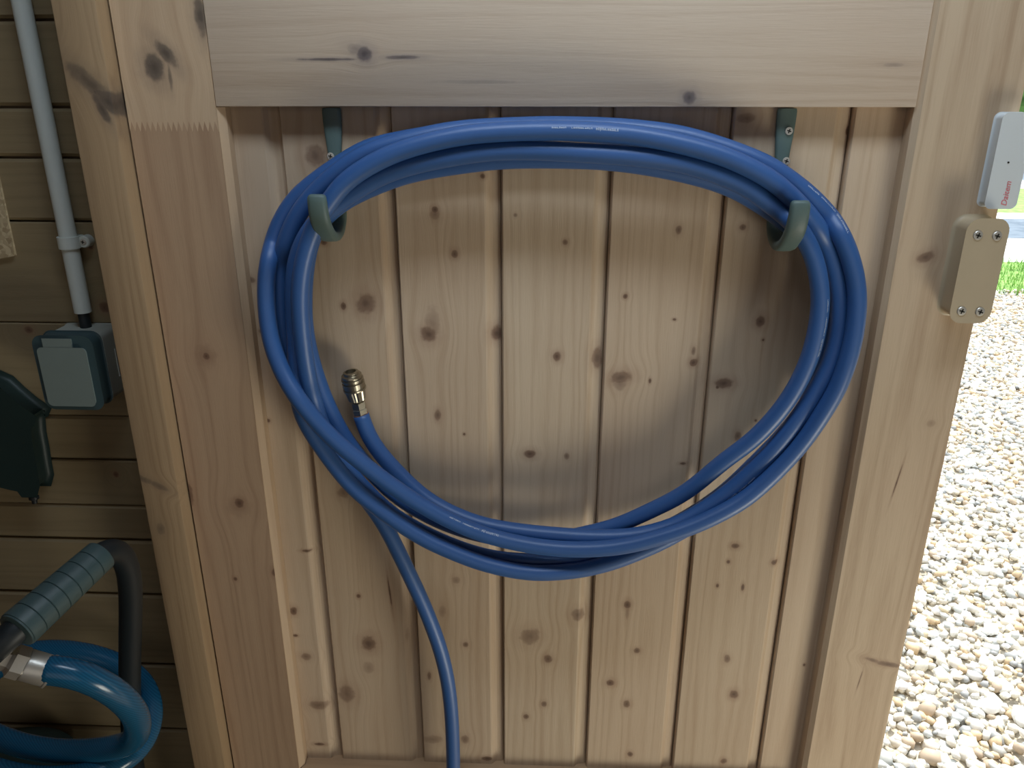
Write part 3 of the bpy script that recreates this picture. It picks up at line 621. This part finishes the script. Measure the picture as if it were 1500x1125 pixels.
# ------------------------------------------------------------------ outside: gravel, lawn, paving
def ground_mat(name, c1, c2, sc=30, bump=0.4):
    m, t, b = newmat(name); L = t.links; tc = t.nodes.new('ShaderNodeTexCoord')
    n = t.nodes.new('ShaderNodeTexNoise'); n.inputs['Scale'].default_value = sc; n.inputs['Detail'].default_value = 6; L.new(tc.outputs['Object'], n.inputs['Vector'])
    cr = t.nodes.new('ShaderNodeValToRGB'); cr.color_ramp.elements[0].position = .3; cr.color_ramp.elements[1].position = .7
    cr.color_ramp.elements[0].color = c1; cr.color_ramp.elements[1].color = c2
    L.new(n.outputs['Fac'], cr.inputs[0]); L.new(cr.outputs[0], b.inputs['Base Color']); b.inputs['Roughness'].default_value = .9
    bp = t.nodes.new('ShaderNodeBump'); bp.inputs['Strength'].default_value = bump; bp.inputs['Distance'].default_value = 0.01; L.new(n.outputs['Fac'], bp.inputs['Height']); L.new(bp.outputs['Normal'], b.inputs['Normal'])
    return m
gy = lambda vv: float(atz(1490, vv, 0.0)[1])
Yg = gy(428)
gmat = ground_mat('gravel_ground', srgb(150, 140, 120), srgb(214, 206, 188), 60)
gb_ = empty('ground', (0.0, 3.0, -0.02), kind='structure')
v, f = box(-4, 12, 0.08, Yg+0.1, -0.10, -0.012); obj('soil', v, f, gmat, gb_)
cols = [(232, 230, 220), (224, 218, 204), (238, 237, 232), (214, 206, 190), (222, 208, 176), (206, 182, 146), (188, 190, 184), (158, 160, 158), (204, 208, 206), (228, 224, 208), (188, 170, 146), (240, 239, 234), (222, 217, 204), (214, 212, 204)]
pmats = bpy.data.materials.new('pebble_stone'); pmats.use_nodes = True; t_ = pmats.node_tree; b_ = t_.nodes['Principled BSDF']
at_ = t_.nodes.new('ShaderNodeAttribute'); at_.attribute_name = 'tint'
nn = t_.nodes.new('ShaderNodeTexNoise'); nn.inputs['Scale'].default_value = 120; nn.inputs['Detail'].default_value = 4; tcc = t_.nodes.new('ShaderNodeTexCoord'); t_.links.new(tcc.outputs['Object'], nn.inputs['Vector'])
mm = t_.nodes.new('ShaderNodeMix'); mm.data_type = 'RGBA'; mm.blend_type = 'MULTIPLY'; mm.inputs[0].default_value = .5
t_.links.new(at_.outputs['Color'], mm.inputs[6]); t_.links.new(nn.outputs['Color'], mm.inputs[7])
rp = t_.nodes.new('ShaderNodeMapRange'); rp.inputs[1].default_value = .3; rp.inputs[2].default_value = .7; rp.inputs[3].default_value = .75; rp.inputs[4].default_value = 1.1
t_.links.new(nn.outputs['Fac'], rp.inputs[0]); t_.links.new(rp.outputs[0], mm.inputs[7]); t_.links.new(mm.outputs[2], b_.inputs['Base Color']); b_.inputs['Roughness'].default_value = .6
def ico(sub):
    bm = bmesh.new(); bmesh.ops.create_icosphere(bm, subdivisions=sub, radius=1.0)
    V = np.array([v.co[:] for v in bm.verts]); F = np.array([[v.index for v in f.verts] for f in bm.faces]); bm.free(); return V, F
IV, IF = ico(1); IV2, IF2 = ico(2)
def pebble_shape(V, r):
    q = V.copy()
    for _ in range(5):
        n = np.array([r.gauss(0, 1) for _ in range(3)]); n /= np.linalg.norm(n); h = r.uniform(0.42, 0.75)
        d = q@n; q = q-np.outer(np.maximum(d-h, 0)*0.8, n)
    q *= np.array([r.uniform(.8, 1.25), r.uniform(.7, 1.0), r.uniform(.45, .75)])
    return q*0.5
variants = []; vmeshes = []
for i in range(28):
    r = random.Random(100+i); col = srgb(*cols[i % len(cols)])
    variants.append((pebble_shape(IV, random.Random(100+i)), col))
    q = pebble_shape(IV, random.Random(100+i)); me = bpy.data.meshes.new('pebble')
    me.from_pydata([tuple(p) for p in q], [], [tuple(int(k) for k in ff) for ff in IF]); me.polygons.foreach_set('use_smooth', [True]*len(me.polygons))
    ca_ = me.color_attributes.new('tint', 'FLOAT_COLOR', 'POINT'); ca_.data.foreach_set('color', list(col)*len(q)); me.materials.append(pmats); vmeshes.append(me)
stones = []
yy = 0.16
while yy < Yg+0.05:
    sp = 0.023 if yy < 4.5 else 0.028
    xx = 0.35
    while xx < 5.6:
        px, py = xx+rng.uniform(-.012, .012), yy+rng.uniform(-.012, .012)
        u, vv, zz = proj((px, py, 0))
        if 1130 < u < 1720 and vv < 1330:
            stones.append((px, py, rng.uniform(-.012, .010), rng.uniform(.022, .050)*(1.0 if rng.random() < .9 else 1.35), u, vv, zz))
        xx += sp
    yy += sp
edge_u = lambda vv: 1529-0.2145*vv
def rotm(r):
    return (Matrix.Rotation(r[0], 3, 'Z')@Matrix.Rotation(r[1], 3, 'X')@Matrix.Rotation(r[2], 3, 'Y'))
vis = [i for i, s in enumerate(stones) if s[4] > edge_u(s[5])-4 and s[4] < 1505 and s[5] < 1130 and s[2] > -0.003]
vis.sort(key=lambda i: -stones[i][3]/stones[i][6]); chosen = set(vis[:300])
AV, AF, AC = [], [], []; nbase = 0
for i, s in enumerate(stones):
    rr = (rng.uniform(0, 6.28), rng.normal(0, .35), rng.normal(0, .35)); k = int(rng.integers(0, 28))
    if i in chosen:
        o = bpy.data.objects.new('pebble', vmeshes[k]); C.objects.link(o); o.parent = gb_; o.matrix_parent_inverse = Matrix.Translation((0, -3.0, 0.02))
        o.location = s[:3]; o.rotation_euler = rotm(rr).to_euler(); o.scale = (s[3],)*3
    else:
        V0, col = variants[k]; M3 = np.array(rotm(rr)); q = (V0@M3.T)*s[3]+np.array(s[:3])
        AV.append(q); AF.append(IF+nbase); AC.append(np.tile(np.array(col), (len(q), 1))); nbase += len(q)
AV = np.vstack(AV); AF = np.vstack(AF); AC = np.vstack(AC)
me = bpy.data.meshes.new('gravel'); me.vertices.add(len(AV)); me.vertices.foreach_set('co', AV.ravel())
me.loops.add(len(AF)*3); me.loops.foreach_set('vertex_index', AF.ravel().astype(np.int32)); me.polygons.add(len(AF))
me.polygons.foreach_set('loop_start', np.arange(0, len(AF)*3, 3, dtype=np.int32)); me.polygons.foreach_set('use_smooth', [True]*len(AF)); me.update(calc_edges=True)
ca_ = me.color_attributes.new('tint', 'FLOAT_COLOR', 'POINT'); ca_.data.foreach_set('color', AC.ravel()); me.materials.append(pmats)
go = bpy.data.objects.new('gravel', me); C.objects.link(go); go.parent = gb_; go.matrix_parent_inverse = Matrix.Translation((0, -3.0, 0.02)); go['kind'] = 'stuff'
print('stones', len(stones), 'tris', len(AF), 'seconds', time.time()-_t0)
# strips beyond the gravel
def strip(name, v0, v1, m, z=0.0, x0=-8, x1=40):
    y0, y1 = gy(v0), gy(v1); v, f = box(x0, x1, y0, y1, -0.10, z); return obj(name, v, f, m, gb_)
lawnm = ground_mat('lawn_green', srgb(96, 140, 62), srgb(150, 190, 100), 9)
pavem = ground_mat('pale_paving', srgb(225, 224, 218), srgb(240, 240, 236), 3, .1)
asph = ground_mat('grey_asphalt', srgb(84, 100, 114), srgb(116, 130, 142), 5, .1)
strip('lawn', 427, 384, lawnm); strip('paving', 384, 349, pavem); strip('asphalt', 349, 321, asph, 0.004)
strip('paving', 321, 312, pavem); strip('lawn', 312, 276, lawnm); strip('paving', 276, 264, pavem); strip('asphalt', 264, 238, asph)
strip('lawn', 238, 160, lawnm, 0.0, -40, 90)
# grass blades along the lawn edge
bv, bf = [], []
for i in range(5200):
    y_ = Yg+rng.uniform(-0.12, gy(384)-Yg); x_ = rng.uniform(3.0, 6.5); h = rng.uniform(.03, .10); a = rng.uniform(0, 6.28); w = .004
    n = len(bv); dx, dy = math.cos(a)*w, math.sin(a)*w; lx, ly = rng.normal(0, .02), rng.normal(0, .02)
    bv += [(x_-dx, y_-dy, -.005), (x_+dx, y_+dy, -.005), (x_+lx, y_+ly, h)]; bf.append((n, n+1, n+2))
tag(obj('grass', bv, bf, lawnm), 'bright green grass strip at the far edge of the gravel', 'grass', kind='stuff')
# hedge beyond the road
hy = gy(232); hm = ground_mat('hedge_leaves', srgb(58, 92, 44), srgb(120, 156, 84), 4)
hv, hf = [], []
for i in range(9000):
    x_ = rng.uniform(6, 34); z_ = rng.uniform(.0, 3.0); y_ = hy+1.5+rng.normal(0, .45); s = rng.uniform(.05, .12)
    n = len(hv); q = rng.normal(0, 1, (3, 3))*s; hv += [tuple(np.array((x_, y_, z_))+q[k]) for k in range(3)]; hf.append((n, n+1, n+2))
v, f = box(6, 34, hy+1.2, hy+1.9, 0, 2.8); hv2, hf2 = merge([(hv, hf), (v, f)])
tag(obj('hedge', hv2, hf2, hm), 'green hedge beyond the road, glimpsed past the door edge', 'hedge', kind='stuff')
